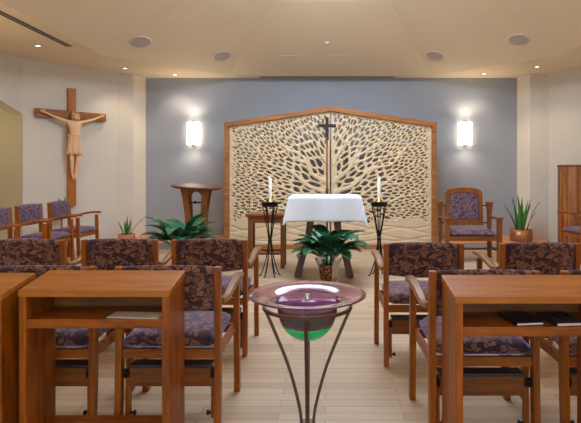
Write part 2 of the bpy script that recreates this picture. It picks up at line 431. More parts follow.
for px0, px1, py0, py1, lab in ((281, 300, 55, 68, 'flush square access panel in the ceiling, left one'), (330, 350, 55, 67, 'flush square access panel in the ceiling, right one')):
    p, n = hit((px0+px1)/2, (py0+py1)/2, facet(0))
    t_ = thing('access_panel', lab, 'access panel', group='flush access panels in the ceiling'); on_ceiling(t_, p, n)
    bm = B(); box(bm, -0.17, 0.17, -0.17, 0.17, 0, 0.003); obj('door_leaf', bm, 'ceil', t_)
    bm = B()
    for s in (-1, 1):
        box(bm, s*0.178-0.008, s*0.178+0.008, -0.186, 0.186, 0, 0.005); box(bm, -0.17, 0.17, s*0.178-0.008, s*0.178+0.008, 0, 0.005)
    obj('frame', bm, 'ceil', t_)
p, n = hit(327, 43, facet(0))
t_ = thing('smoke_detector', 'tiny pale round ceiling sensor above the middle of the room', 'sensor'); on_ceiling(t_, p, n)
bm = B(); lathe(bm, [(0.045, 0.0), (0.042, 0.012), (0.02, 0.03), (0.0, 0.03)], 20); obj('housing', bm, 'jar' if False else 'rim', t_, smooth=True)

# wall lights
def sconce(X, lab):
    t_ = thing('wall_sconce', lab, 'wall lamp', (X, 10.1, 2.17), group='lit wall lamps on the blue wall')
    bm = B(); box(bm, -0.10, 0.10, -0.03, 0.0, -0.2, 0.2); obj('back_plate', bm, 'steel', t_)
    bm = B(); n_ = 12; rs = []
    for z in (-0.225, 0.225):
        rs.append([(0.135*math.sin(a_), -0.03-0.10*math.cos(a_), z) for a_ in [(-PI/2+PI*k/n_) for k in range(n_+1)]])
    lo = [bm.verts.new(v) for v in rs[0]]; hi = [bm.verts.new(v) for v in rs[1]]
    for i in range(n_): bm.faces.new((lo[i], lo[i+1], hi[i+1], hi[i]))
    s_ = obj('glass_shade', bm, 'sconce', t_, smooth=True)
    s_.modifiers.new('solid', 'SOLIDIFY').thickness = 0.006
    for z in (-0.235, 0.235):
        bm = B(); box(bm, -0.025, 0.025, -0.135, -0.0, z-0.012, z+0.012); obj('clip', bm, 'brass', t_)
    for z, up_ in ((0.30, 1), (-0.30, -1)):
        l = bpy.data.lights.new('sconce_light', 'SPOT'); l.energy = 17 if up_ > 0 else 10; l.color = (1, 0.84, 0.64); l.spot_size = 2.7; l.spot_blend = 0.9; l.shadow_soft_size = 0.06
        o = bpy.data.objects.new('sconce_light', l); COL.objects.link(o); o.location = (X, 9.88, 2.17+z*0.85)
        o.rotation_euler = (PI, 0, 0) if up_ > 0 else (0, 0, 0)
sconce(-2.64, 'glowing wall lamp on the blue wall above the lectern')
sconce(2.82, 'glowing wall lamp on the blue wall above the tall-backed armchair')

# ------------------------------------------------------------------ carved tree screen
def tree_screen():
    Y0 = 9.14; XC = 0.10
    root = thing('carved_tree_screen', 'large pitched wooden screen carved with a spreading openwork tree', 'screen', (XC, Y0, 0))
    hw = 1.93; zs = 2.29; za = 2.585; fw = 0.085
    roof = lambda u: za - (za-zs)*abs(u)/hw
    # frame
    bm = B()
    for s in (-1, 1):
        x0, x1 = sorted((s*hw, s*(hw-fw)))
        vs = [(x0, 0), (x1, 0), (x1, roof(x1)), (x0, roof(x0))]
        fr = [bm.verts.new((x, -0.06, z)) for x, z in vs]; bk = [bm.verts.new((x, 0.08, z)) for x, z in vs]
        bm.faces.new(fr); bm.faces.new(bk[::-1])
        for i in range(4): bm.faces.new((fr[i], fr[(i+1) % 4], bk[(i+1) % 4], bk[i]))
        beam(bm, (s*hw*1.002, 0.01, zs-fw/2+0.008), (0, 0.01, za-fw/2+0.008), fw, 0.15)
    box(bm, -hw+fw, hw-fw, -0.05, 0.07, 0.0, 0.075)
    obj('frame', bm, 'frame', root, bevel=0.006)
    g = 0.0125
    rng = np.random.default_rng(5)
    FZ = 0.88
    def size(u, z):
        r = np.hypot(u, (z-FZ-0.3))
        return np.clip(0.140 - 0.055*r, 0.062, 0.125)
    # poisson-like seeds
    for side in (-1, 1):
        seeds = []
        cand = np.column_stack([rng.uniform(0.0, 1.9, 16000), rng.uniform(0.2, 2.62, 16000)])
        S = np.empty((0, 2)); ANG = np.empty(0); SZ = np.empty(0)
        def direc(u, z):
            # branch flow: radial from a point low on the trunk, bending upward near the trunk
            ax = u+0.42; az = (z-FZ)*(1.0 if z > FZ else 0.8)
            return math.atan2(az, ax)
        for u, z in cand:
            s = float(size(u, z)); an = direc(u, z)
            if len(S):
                dx = S[:, 0]-u; dz = S[:, 1]-z
                a_ = dx*math.cos(an)+dz*math.sin(an); b_ = -dx*math.sin(an)+dz*math.cos(an)
                if np.any((a_/1.8)**2+(b_*1.3)**2 < (s*0.80)**2): continue
            S = np.vstack([S, [u, z]]); ANG = np.append(ANG, an + rng.normal(0, 0.12)); SZ = np.append(SZ, s)
        nx = int((hw-fw-0.012)/g)+1; nz = int((za-0.06)/g)+1
        U = 0.014 + np.arange(nx)*(hw-fw-0.014)/(nx-1); Z = 0.07 + np.arange(nz)*g
        UU, ZZ = np.meshgrid(U, Z, indexing='ij')
        Zr = za - (za-zs)*UU/hw - fw*0.9
        F1 = np.full(UU.shape, 9.0); F2 = np.full(UU.shape, 9.0)
        for (u, z), an, s in zip(S, ANG, SZ):
            dx = UU-u; dz = ZZ-z
            d = np.sqrt(((dx*math.cos(an)+dz*math.sin(an))/1.85)**2 + ((-dx*math.sin(an)+dz*math.cos(an))*1.3)**2)/s
            m = d < F1
            F2 = np.where(m, F1, np.minimum(F2, d)); F1 = np.where(m, d, F1)
        q = F2-F1
        R = np.hypot(UU, ZZ-FZ)
        T = q - (0.27 + 0.10*np.clip(R, 0, 2) - 0.05*np.clip(ZZ-1.7, 0, 1))                      # > 0 : opening
        # main limbs
        j = lambda: rng.uniform(-0.05, 0.05)
        limbs = [([(0.06, 1.55), (0.20+j(), 1.72), (0.30+j(), 1.98), (0.52, 2.18), (0.60, 2.4)], 0.040),
                 ([(0.06, 1.22), (0.34, 1.42+j()), (0.50+j(), 1.68), (0.86+j(), 1.90), (1.02, 2.3)], 0.060),
                 ([(0.06, 1.02), (0.42, 1.14+j()), (0.74, 1.40+j()), (1.14, 1.52+j()), (1.40, 1.86+j()), (1.74, 2.0)], 0.056),
                 ([(0.05, 0.84), (0.45, 0.92+j()), (0.90, 1.12+j()), (1.35, 1.16+j()), (1.78, 1.46)], 0.052),
                 ([(0.08, 0.68), (0.50, 0.72+j()), (0.95, 0.76+j()), (1.35, 0.92+j()), (1.78, 0.98)], 0.046),
                 ([(0.08, 0.50), (0.55, 0.60), (1.05, 0.54+j()), (1.75, 0.62)], 0.040),
                 ([(0.44, 1.56), (0.72, 1.66), (0.84, 1.86), (1.22, 2.02), (1.36, 2.2)], 0.028),
                 ([(0.34, 1.42), (0.44, 1.72), (0.70, 1.98), (0.82, 2.35)], 0.028),
                 ([(0.07, 1.80), (0.14, 1.98), (0.30, 2.2), (0.34, 2.5)], 0.026),
                 ([(0.72, 1.38), (1.0, 1.66), (1.34, 1.78), (1.6, 2.12)], 0.026),
                 ([(0.90, 1.12), (1.2, 1.34), (1.52, 1.42), (1.8, 1.68)], 0.026),
                 ([(0.90, 0.78), (1.2, 0.66), (1.5, 0.76), (1.78, 0.74)], 0.022)]
        LB = np.zeros(UU.shape)
        for pts, w0 in limbs:
            P = bez([(x, 0, z) for x, z in pts], 10); n_ = len(P)
            best = np.full(UU.shape, 9.0)
            for k, pnt in enumerate(P):
                wk = 0.78*w0*(1-0.70*k/n_)
                best = np.minimum(best, np.hypot(UU-pnt.x, ZZ-pnt.z)/wk)
            T = np.minimum(T, (best-1)*0.35)
            LB = np.maximum(LB, np.clip(1.25-best, 0, 1.0))
        # solid margins, trunk and lower carved board
        tw = 0.05+0.075/(1+np.exp((ZZ-1.75)/0.12))+0.17*np.exp(-((ZZ-0.30)/0.42)**2)
        T = np.minimum(T, (UU-tw)*4)
        T = np.minimum(T, (hw-fw-0.07-0.03*np.sin(ZZ*37)-UU)*4)
        T = np.minimum(T, (Zr-0.035-ZZ)*4)
        low = 0.44+0.10*np.abs(np.sin(UU*9))*1.0 + 0.06*UU/1.8
        T = np.minimum(T, (ZZ-low)*3)
        T = np.clip(T, -0.5, 0.5)
        # relief
        H = 0.014*np.sqrt(np.clip(-T/0.22, 0, 1)) + 0.014*np.sqrt(np.clip(LB, 0, 1))
        root_lines = np.zeros(UU.shape)
        for pts in ([(0.1,0.3),(0.6,0.22),(1.2,0.36),(1.8,0.30)], [(0.2,0.45),(0.7,0.38),(1.1,0.2),(1.8,0.16)], [(0.05,0.15),(0.5,0.32),(1.0,0.42),(1.5,0.34),(1.8,0.42)], [(0.3,0.1),(0.8,0.16),(1.3,0.12),(1.8,0.22)]):
            P = bez([(x, 0, z+rng.uniform(-.03, .03)) for x, z in pts], 30); best = np.full(UU.shape, 9.0)
            for pnt in P: best = np.minimum(best, np.hypot(UU-pnt.x, ZZ-pnt.z))
            root_lines = np.maximum(root_lines, np.exp(-(best/0.014)**2))
        H = H - 0.016*root_lines
        bm = B(); cache = {}
        inside = ZZ <= Zr+0.012
        def gv(i, k):
            key = (i, k)
            if key not in cache: cache[key] = bm.verts.new((side*UU[i, k], -H[i, k], ZZ[i, k]))
            return cache[key]
        def ev(a_, b_):
            key = (a_, b_) if a_ < b_ else (b_, a_)
            if key not in cache:
                a2, b2 = key; ta, tb = T[a2], T[b2]; f_ = ta/(ta-tb); f_ = min(0.97, max(0.03, f_))
                cache[key] = bm.verts.new((side*(UU[a2]*(1-f_)+UU[b2]*f_), 0.0, ZZ[a2]*(1-f_)+ZZ[b2]*f_))
            return cache[key]
        for i in range(nx-1):
            for k in range(nz-1):
                cs = [(i, k), (i+1, k), (i+1, k+1), (i, k+1)]
                if not all(inside[c] for c in cs): continue
                ts = [T[c] for c in cs]
                if all(t_ >= 0 for t_ in ts): continue
                poly = []
                for n_ in range(4):
                    c, d = cs[n_], cs[(n_+1) % 4]
                    if T[c] < 0: poly.append(gv(*c))
                    if (T[c] < 0) != (T[d] < 0): poly.append(ev(c, d))
                if len(poly) >= 3:
                    try: bm.faces.new(poly)
                    except ValueError: pass
        o = obj('carved_panel', bm, 'birch', root, smooth=True)
        # make normals face the room, then give the board its thickness
        me = o.data
        if sum(p.normal.y for p in me.polygons) > 0: me.flip_normals()
        sm = o.modifiers.new('solid', 'SOLIDIFY'); sm.thickness = 0.05; sm.offset = -1
tree_screen()

# ------------------------------------------------------------------ crucifix on the left angled wall
def crucifix():
    wa = Vector((-5.02, 8.3, 0)); wb = Vector((-3.97, 9.54, 0)); t = (wb-wa).normalized()
    P = Vector((-4.52, 8.89, 0)); ang = math.atan2(t.y, t.x)
    root = thing('crucifix', 'large wooden crucifix with a pale carved figure on the left wall', 'crucifix', (P.x, P.y, 0), ang)
    # local: +X along the wall to the right, -Y into the room
    bm = B(); box(bm, -0.068, 0.068, -0.065, -0.005, 0.80, 2.88); obj('upright', bm, 'cross', root, bevel=0.004)
    bm = B(); box(bm, -0.60, 0.60, -0.085, -0.025, 2.33, 2.475); obj('crossbar', bm, 'crossx', root, bevel=0.004)
    # body, one continuous skinned mesh
    V = [(0, -0.15, 1.98, 0.088, 0.060), (0.0, -0.155, 2.08, 0.086, 0.055), (0, -0.16, 2.18, 0.108, 0.066), (0.0, -0.16, 2.255, 0.098, 0.052), (0.0, -0.17, 2.30, 0.030, 0.030), (0.008, -0.19, 2.345, 0.045, 0.052), (0.010, -0.19, 2.395, 0.048, 0.054), (0.010, -0.185, 2.43, 0.030, 0.034)]
    E = [(i, i+1) for i in range(7)]
    def chain(parent, pts):
        last = parent
        for p in pts: V.append(p); E.append((last, len(V)-1)); last = len(V)-1
    for s in (-1, 1):
        chain(3, [(s*0.10, -0.15, 2.27, 0.036, 0.036), (s*0.27, -0.14, 2.325, 0.027, 0.027), (s*0.30, -0.14, 2.335, 0.024, 0.024), (s*0.44, -0.125, 2.395, 0.018, 0.018), (s*0.475, -0.12, 2.41, 0.014, 0.016)])
        chain(0, [(s*0.05, -0.145, 1.90, 0.052, 0.052), (s*0.050, -0.165, 1.66, 0.036, 0.038), (s*0.048, -0.17, 1.60, 0.033, 0.036), (s*0.040, -0.15, 1.50, 0.034, 0.034), (s*0.026, -0.125, 1.36, 0.020, 0.022), (s*0.022, -0.15, 1.315, 0.02, 0.016), (s*0.018, -0.175, 1.275, 0.022, 0.012)])
    me = bpy.data.meshes.new('corpus'); me.from_pydata([v[:3] for v in V], E, []); me.materials.append(M['corpus'])
    o = bpy.data.objects.new('corpus', me); COL.objects.link(o); o.parent = root
    sk = o.modifiers.new('skin', 'SKIN'); sk.use_smooth_shade = True
    if not me.skin_vertices:
        bpy.context.view_layer.update()
    if me.skin_vertices:
        dat = me.skin_vertices[0].data
    else:
        at = None; dat = []
    for i, d in enumerate(dat):
        d.radius = (V[i][3], V[i][4]); d.use_root = (i == 0)
    ss = o.modifiers.new('sub', 'SUBSURF'); ss.levels = 2; ss.render_levels = 2
    o['label'] = 'pale carved body with outstretched arms'
    # hands with fingers
    for s in (-1, 1):
        bm = B()
        base = Vector((s*0.475, -0.12, 2.412)); dr = Vector((s*0.93, 0, 0.36)).normalized(); sd = Vector((-dr.z*s, 0, dr.x*s)).normalized()
        tube(bm, [base - dr*0.01, base+dr*0.01, base+dr*0.035, base+dr*0.05], lambda t_: 0.014+0.010*math.sin(PI*min(1, t_*0.9+0.1)), 8, up=(0, 1, 0))
        for k, ln in enumerate((0.034, 0.041, 0.043, 0.036)):
            b0 = base + dr*0.044 + sd*(0.0095*(k-1.5)); d2 = (dr + sd*0.14*(k-1.5) + Vector((0, -0.15, 0))).normalized()
            tube(bm, [b0, b0+d2*ln*0.5, b0+d2*ln+Vector((0, -0.008, 0))], lambda t_: 0.0052-0.0016*t_, 6, up=(0, 1, 0))
        b0 = base + dr*0.012 + sd*0.013; d2 = (dr*0.6+sd*0.8+Vector((0, -0.2, 0))).normalized()
        tube(bm, [b0, b0+d2*0.018, b0+d2*0.034], lambda t_: 0.006-0.001*t_, 6, up=(0, 1, 0))
        obj('hand', bm, 'corpus', o, smooth=True)
    # hair and beard framing the face
    bm = B(); rs = []
    for k in range(9):
        tt = k/8; z = 2.462-0.16*tt; r = 0.022+0.050*math.sin(PI*(0.12+0.62*tt))
        arc = [(math.radians(a_)) for a_ in range(-20, 201, 20)]
        rs.append([(0.010+r*math.cos(a_), -0.178+r*1.0*math.sin(a_)*0.9, z) for a_ in arc])
    rows = [[bm.verts.new(v) for v in r] for r in rs]
    for a_, b_ in zip(rows, rows[1:]):
        for j in range(len(a_)-1): bm.faces.new((a_[j], a_[j+1], b_[j+1], b_[j]))
    bm.faces.new(rows[0])
    h = obj('hair', bm, 'hair', o, smooth=True); h.modifiers.new('solid', 'SOLIDIFY').thickness = 0.014
    bm = B(); tube(bm, [(0.012, -0.225, 2.345), (0.012, -0.23, 2.325), (0.012, -0.222, 2.30)], lambda t_: 0.024*(1-0.7*t_)+0.002, 10, up=(0, 1, 0)); obj('beard', bm, 'hair', o, smooth=True)
    bm = B(); tube(bm, [(0.012, -0.238, 2.395), (0.012, -0.250, 2.372), (0.012, -0.243, 2.365)], lambda t_: 0.004+0.006*t_, 8, up=(0, 1, 0))
    for s in (-1, 1): tube(bm, [(0.012+s*0.008, -0.239, 2.398), (0.012+s*0.028, -0.232, 2.398)], 0.0045, 6, up=(0, 1, 0))
    obj('face', bm, 'corpus', o, smooth=True)
    # knee-length loincloth
    bm = B(); rs = []
    for k in range(11):
        tt = k/10; z = 2.055-0.35*tt; rx = 0.098+0.020*tt; ry = 0.072+0.008*tt; row = []
        for q_ in range(36):
            a_ = 2*PI*q_/36; w = 1+0.05*tt*math.sin(a_*9)+0.015*math.sin(a_*5)
            row.append((rx*w*math.cos(a_), -0.152+ry*w*math.sin(a_), z+0.01*math.sin(a_*2)*tt))
        rs.append(row)
    rings(bm, rs, cap=False); c = obj('loincloth', bm, 'corpus', o, smooth=True); c.modifiers.new('solid', 'SOLIDIFY').thickness = 0.008
    bm = B(); lathe(bm, [(0.101, -0.018), (0.112, -0.012), (0.112, 0.012), (0.101, 0.018)], 32)
    for v in bm.verts: v.co.y = v.co.y*0.75-0.152; v.co.z += 2.045
    obj('belt', bm, 'corpus', c, smooth=True)
    bm = B()   # carved rectangular border on the front of the cloth
    for x in (-0.045, 0.045): beam(bm, (x, -0.230, 2.01), (x*1.12, -0.238, 1.75), 0.010, 0.012)
    for z in (2.01, 1.752): beam(bm, (-0.05, -0.230-(2.01-z)*0.03, z), (0.05, -0.230-(2.01-z)*0.03, z), 0.010, 0.012)
    obj('carved_border', bm, 'corpus', c)
crucifix()

# ------------------------------------------------------------------ stacking armchairs
def make_chair(label, kneeler=True, fab='fab', bh=0.0):
    """origin on the floor below the rear legs; faces +Y"""
    root = thing('armchair', label, 'chair')
    W = 0.575
    for s in (-1, 1):
        x = s*(W/2-0.018)
        bm = B(); sweep(bm, bez([(x, -0.015, 0), (x, 0.0, 0.25), (x, 0.004, 0.5), (x, -0.012, 0.885+bh)], 5), lambda i, t: [(-0.018, -0.024), (0.018, -0.024), (0.018, 0.024), (-0.018, 0.024)], up=(0, 1, 0))
        l = obj('leg', bm, 'oak', root, bevel=0.004)
        x2 = s*(W/2+0.004)
        bm = B(); sweep(bm, bez([(x2, 0.475, 0), (x2, 0.455, 0.35), (x2, 0.445, 0.70)], 5), lambda i, t: [(-0.018, -0.026+0.004*t), (0.018, -0.026+0.004*t), (0.018, 0.026), (-0.018, 0.026)], up=(0, 1, 0))
        obj('leg', bm, 'oak', root, bevel=0.004)
        # scooped arm
        bm = B()
        pts = bez([(s*(W/2-0.004), 0.022, 0.695), (s*(W/2+0.004), 0.12, 0.690), (s*(W/2+0.008), 0.26, 0.722), (s*(W/2+0.012), 0.40, 0.742), (s*(W/2+0.012), 0.515, 0.738)], 6)
        def pf(i, t):
            w = 0.016+0.012*min(1, t*1.6); h = 0.016
            return [(-w, -h), (w, -h), (w+0.002, h*0.4), (w*0.7, h), (-w*0.7, h), (-w-0.002, h*0.4)]
        sweep(bm, pts, pf); obj('armrest', bm, 'oakarm' if kneeler else 'oak', root, bevel=0.003)
    # seat frame: rails on four sides
    bm = B()
    box(bm, -W/2+0.036, W/2-0.036, -0.008, 0.018, 0.385, 0.435); box(bm, -W/2+0.030, W/2-0.030, 0.435, 0.46, 0.385, 0.44)
    for s in (-1, 1): beam(bm, (s*(W/2-0.018), 0.02, 0.415), (s*(W/2-0.012), 0.43, 0.42), 0.024, 0.055, up=(0, 0, 1))
    obj('seat_frame', bm, 'oakx', root, bevel=0.003)
    bm = B(); cushion(bm, 0.515, 0.49, 0.085, bulge=0.014)
    for v in bm.verts: v.co.y += 0.225; v.co.z += 0.432 + 0.02*(v.co.y)
    obj('seat', bm, fab, root, smooth=True)
    # curved upholstered back
    bm = B(); cushion(bm, 0.52, 0.235+bh, 0.052, bulge=0.006, nx=18, ny=10)
    for v in bm.verts:
        x, y, z = v.co; c = 0.028*(1-(x/0.26)**2)
        bow = 0.010*(1-(x/0.26)**2)
        v.co = Vector((x, 0.012+z-0.026-c+0.0 - (y)*0.06, 0.768+bh/2+y + (bow if y > 0 else -bow*1.2)))
    obj('backrest', bm, fab, root, smooth=True)
    if kneeler:
        k = None
        bm = B(); box(bm, -0.228, 0.228, 0.03, 0.075, 0.215, 0.318); k = obj('kneeler', bm, 'midx', root, bevel=0.004)
        bm = B(); box(bm, -0.226, 0.226, 0.022, 0.115, 0.319, 0.336); obj('kneeler_pad', bm, 'pad', k, bevel=0.006)
        for s in (-1, 1):
            bm = B(); box(bm, s*0.236-0.012, s*0.236+0.012, 0.025, 0.060, 0.045, 0.317); obj('folding_leg', bm, 'oak', k, bevel=0.002)
            bm = B(); box(bm, s*0.238-0.013, s*0.238+0.013, 0.010, 0.03, 0.272, 0.316)
            for z in (0.28, 0.308): tube(bm, [(s*0.238, 0.005, z), (s*0.238, -0.002, z)], 0.006, 8)
            tube(bm, [(s*0.248, 0.02, 0.30), (s*0.252, 0.02, 0.30)], 0.008, 8)
            obj('bracket', bm, 'black', k)
            bm = B(); tube(bm, [(s*0.229, 0.045, 0.065), (s*0.208, 0.045, 0.065)], 0.007, 10); tube(bm, [(s*0.208, 0.045, 0.065), (s*0.198, 0.045, 0.065)], 0.014, 12)
            obj('foot_knob', bm, 'black', k)
    return root
GR = 'leaf-patterned armchairs with folding kneelers'
ch = make_chair('oak armchair with leaf-patterned back directly left of the glass bowl, nearest row')
ch.location = (-0.853, 2.73, 0); ch['group'] = GR
for X, Yb, rz, lab in ((-1.535, 2.73, 0, 'oak armchair in the nearest row, leftmost, behind the open-shelved desk'),
                       (0.830, 2.615, 0, 'oak armchair directly right of the glass bowl, nearest row, behind the right desk'),
                       (1.52, 2.615, 0, 'oak armchair in the nearest row, cut by the right edge of the photo'),
                       (-0.878, 3.82, 0, 'oak armchair in the second row, right end of the left block, beside the aisle'),
                       (-1.562, 3.82, 0, 'oak armchair in the second row, middle of the three on the left'),
                       (-2.255, 3.80, 0, 'oak armchair in the second row, leftmost, cut by the left edge of the photo'),
                       (0.712, 3.62, 0, 'oak armchair in the second row, right of the aisle, fully framed back'),
                       (1.548, 3.62, 0, 'oak armchair in the second row at the far right, its left arm showing')):
    dup(ch, (X, Yb, 0), rz, lab, GR)
GL = 'purple armchairs set sideways along the left wall'
lw = make_chair('purple upholstered armchair along the left wall, the farthest, below the crucifix', False, 'fab2', 0.045)
lw.location = (-4.22, 7.96, 0); lw.rotation_euler = (0, 0, -PI/2-0.04); lw['group'] = GL
dup(lw, (-4.24, 7.18, 0), -PI/2-0.03, 'purple upholstered armchair along the left wall, middle of the three', GL)
dup(lw, (-4.22, 6.42, 0), -PI/2-0.02, 'purple upholstered armchair along the left wall, cut by the left edge of the photo', GL)
r_ = dup(lw, (4.33, 7.88, 0), PI/2+0.05, 'purple upholstered armchair by the right wall, in front of the round wooden pillar', None)
if 'group' in r_: del r_['group']

# ------------------------------------------------------------------ prayer desks
def desk(label, XL, XR, Yf, seed=0):
    """front (viewer side) at Yf; sloped top"""
    root = thing('prayer_desk', label, 'desk', ((XL+XR)/2, Yf, 0), 0, 'oak prayer desks with an open shelf')
    w = (XR-XL)/2; D = 0.27
    zt = lambda y: 0.833 + 0.043*y/D
    bm = B(); th = 0.032
    vs = [(-w, -0.006), (w, -0.006), (w, D), (-w, D)]
    lo = [bm.verts.new((x, y, zt(y)-th)) for x, y in vs]; hi = [bm.verts.new((x, y, zt(y))) for x, y in vs]
    bm.faces.new(lo); bm.faces.new(hi[::-1])
    for i in range(4): bm.faces.new((lo[i], lo[(i+1) % 4], hi[(i+1) % 4], hi[i]))
    obj('desk_top', bm, 'oaktop', root, bevel=0.003)
    for s in (-1, 1):
        bm = B(); x0, x1 = sorted((s*(w-0.003), s*(w-0.038)))
        pts = [(0, 0), (D-0.005, 0), (D-0.005, zt(D)-th-0.0005), (0, zt(0)-th-0.0005)]
        a_ = [bm.verts.new((x0, y, z)) for y, z in pts]; b_ = [bm.verts.new((x1, y, z)) for y, z in pts]
        bm.faces.new(a_); bm.faces.new(b_[::-1])
        for i in range(4): bm.faces.new((a_[i], a_[(i+1) % 4], b_[(i+1) % 4], b_[i]))
        obj('side_panel', bm, 'oak', root, bevel=0.002)
    bm = B(); box(bm, -w+0.0385, w-0.0385, 0.003, D-0.02, 0.648, 0.692); obj('shelf', bm, 'oakx', root, bevel=0.002)
    bm = B(); box(bm, -w+0.0385, w-0.0385, D-0.025, D-0.01, 0.6925, zt(D-0.03)-th); obj('back_panel', bm, 'midx', root)
    bm = B(); box(bm, -w+0.0385, w-0.0385, D-0.12, D-0.015, 0.085, 0.11); obj('foot_rail', bm, 'oakx', root, bevel=0.002)
    return root
desk('whole oak prayer desk at front left with a paper on its shelf', -1.473, -0.745, 2.40)
desk('oak prayer desk cut by the left edge of the photo, closest to the corner', -2.23, -1.507, 2.335)
desk('oak prayer desk at front right with dark books on its shelf', 0.592, 1.32, 2.28)
# papers and books on the shelves
def hitz(px, py, z):
    d = Vector(((px-CX)/F, 1, -(py-HY)/F)); k = (z-EYE)/d.z; return Vector((0, 0, EYE)) + d*k
bm = B(); box(bm, -0.125, 0.125, -0.045, 0.055, 0, 0.003); box(bm, -0.127, 0.12, -0.05, 0.05, 0.0032, 0.006)
tag(obj('leaflet', bm, 'paper', loc=(-0.925, 2.46, 0.692), rotz=-0.06), 'pale folded leaflet lying on the left desk shelf', 'leaflet')
def book(x, y, z, w, d, h, rz, cover, lab):
    t_ = thing('book', lab, 'book', (x, y, z), rz, 'dark books on the right desk shelf')
    bm = B(); box(bm, -w/2, w/2, -d/2, d/2, 0, 0.003); box(bm, -w/2, w/2, -d/2, d/2, h-0.003, h); box(bm, -w/2, -w/2+0.003, -d/2, d/2, 0.003, h-0.003)
    obj('cover', bm, cover, t_)
    bm = B(); box(bm, -w/2+0.004, w/2-0.004, -d/2+0.002, d/2-0.002, 0.0032, h-0.0032); obj('pages', bm, 'paper', t_)
book(0.935, 2.39, 0.692, 0.135, 0.18, 0.016, 0.12, 'book', 'plain black book lying on the right desk shelf, toward the middle')
book(1.12, 2.38, 0.692, 0.14, 0.18, 0.018, 0.10, 'bookp', 'mottled dark book on the right desk shelf at the photo edge')

# ------------------------------------------------------------------ glass font and stand
FX, FY = -0.075, 2.14
st = thing('font_stand', 'dark bronze stand with curving legs under the glass bowl', 'stand', (FX, FY, 0))
bm = B(); lathe(bm, [(0.180, 0.822), (0.192, 0.822), (0.192, 0.834), (0.180, 0.834), (0.180, 0.822)], 48); obj('ring', bm, 'bronze', st, smooth=False)
for k in range(4):
    a_ = PI/2*k; c, s = math.cos(a_), math.sin(a_)
    pts = bez([(0.186*c, 0.186*s, 0.822), (0.150*c, 0.150*s, 0.74), (0.085*c, 0.085*s, 0.58), (0.042*c, 0.042*s, 0.43), (0.026*c, 0.026*s, 0.33), (0.026*c, 0.026*s, 0.2), (0.05*c, 0.05*s, 0.10), (0.14*c, 0.14*s, 0.012)], 6)
    bm = B(); sweep(bm, pts, lambda i, t: [(-0.008, -0.006), (0.008, -0.006), (0.008, 0.006), (-0.008, 0.006)], up=(c, s, 0.01))
    obj('leg', bm, 'bronze', st, bevel=0.002)
bm = B(); lathe(bm, [(0.034, 0.30), (0.034, 0.33)], 20, cap=True); obj('collar', bm, 'bronze', st)
bw = thing('glass_bowl', 'wide-rimmed purple glass bowl with green base on the dark metal stand', 'bowl', (FX, FY, 0))
R1 = 0.128
prof = []
for k in range(13):
    a_ = PI/2*k/12; prof.append((R1*math.sin(a_)+1e-4, 0.824-R1*1.12*math.cos(a_)))
outer = prof + [(0.134, 0.846), (0.146, 0.8545), (0.162, 0.8610), (0.182, 0.8675), (0.206, 0.8705), (0.230, 0.8730), (0.249, 0.8760)]
inner = [(0.251, 0.8815), (0.230, 0.8785), (0.206, 0.8760), (0.182, 0.8730), (0.162, 0.8665), (0.147, 0.8600), (0.128, 0.850)] + [(max(r-0.006, 1e-4), z+0.005) for r, z in prof[::-1]]
NI = 7
# the hemisphere below and flared rim above as two parts
n_h = 13
bm = B(); lathe(bm, outer[n_h-1:]+inner[:NI+1] + [outer[n_h-1]], 64); rimo = obj('flared_rim', bm, 'glass', bw, smooth=True)
nc = 9
bm = B(); lathe(bm, outer[nc-1:n_h]+inner[NI:NI+n_h-nc+1] + [outer[nc-1]], 64); hb = obj('bowl_body', bm, 'glass2', bw, smooth=True)
bm = B(); pg = outer[:nc] + [(r-0.007, z+0.004) for r, z in outer[:nc][::-1] if r > 0.012] + [(1e-4, outer[0][1]+0.007)]
lathe(bm, pg, 48); gb = obj('green_base', bm, 'green', bw, smooth=True); gb['label'] = 'bright green glass at the bottom of the bowl'
bm = B(); lathe(bm, [(1e-4, 0.846), (0.122, 0.846), (0.1335, 0.8535), (1e-4, 0.8545)], 48); tag(obj('water', bm, 'water', smooth=True, loc=(FX, FY, 0)), 'purple-tinted water surface inside the glass bowl', 'water', kind='stuff')
bm = B(); lathe(bm, [(1e-4, 0.727), (0.012, 0.727), (0.012, 0.872), (0.008, 0.879), (1e-4, 0.879)], 20); obj('spout', bm, 'steel', bw, smooth=True)

# ------------------------------------------------------------------ altar, cloth
al = thing('altar_table', 'dark wooden altar table with splayed legs under a white cloth', 'altar', (0, 6.92, 0))
bm = B(); box(bm, -0.463, 0.463, -0.325, 0.325, 1.03, 1.074); obj('table_top', bm, 'darkx', al, bevel=0.006)
bm = B(); box(bm, -0.32, 0.30, -0.20, -0.16, 0.92, 1.02); box(bm, -0.32, 0.30, 0.16, 0.20, 0.92, 1.02); obj('apron', bm, 'darkx', al)
for sx in (-1, 1):
    for sy in (-1, 1):
        xb = -0.365 if sx < 0 else 0.335; xt = -0.19 if sx < 0 else 0.16
        bm = B(); sweep(bm, bez([(xb, sy*0.24-0.03, 0), (xb*0.86, sy*0.21-0.02, 0.22), (xt*1.12, sy*0.18, 0.6), (xt, sy*0.17, 1.015)], 5), lambda i, t: [(-0.045, -0.035), (0.045, -0.035), (0.045, 0.035), (-0.045, 0.035)], up=(0, 1, 0))
        obj('leg', bm, 'dark', al, bevel=0.006)
bm = B()   # draped cloth: a grid pushed over the edges
nx, ny = 84, 60; hx, hy = 0.472, 0.335; dx_, dy_ = 0.33, 0.33
grid = {}
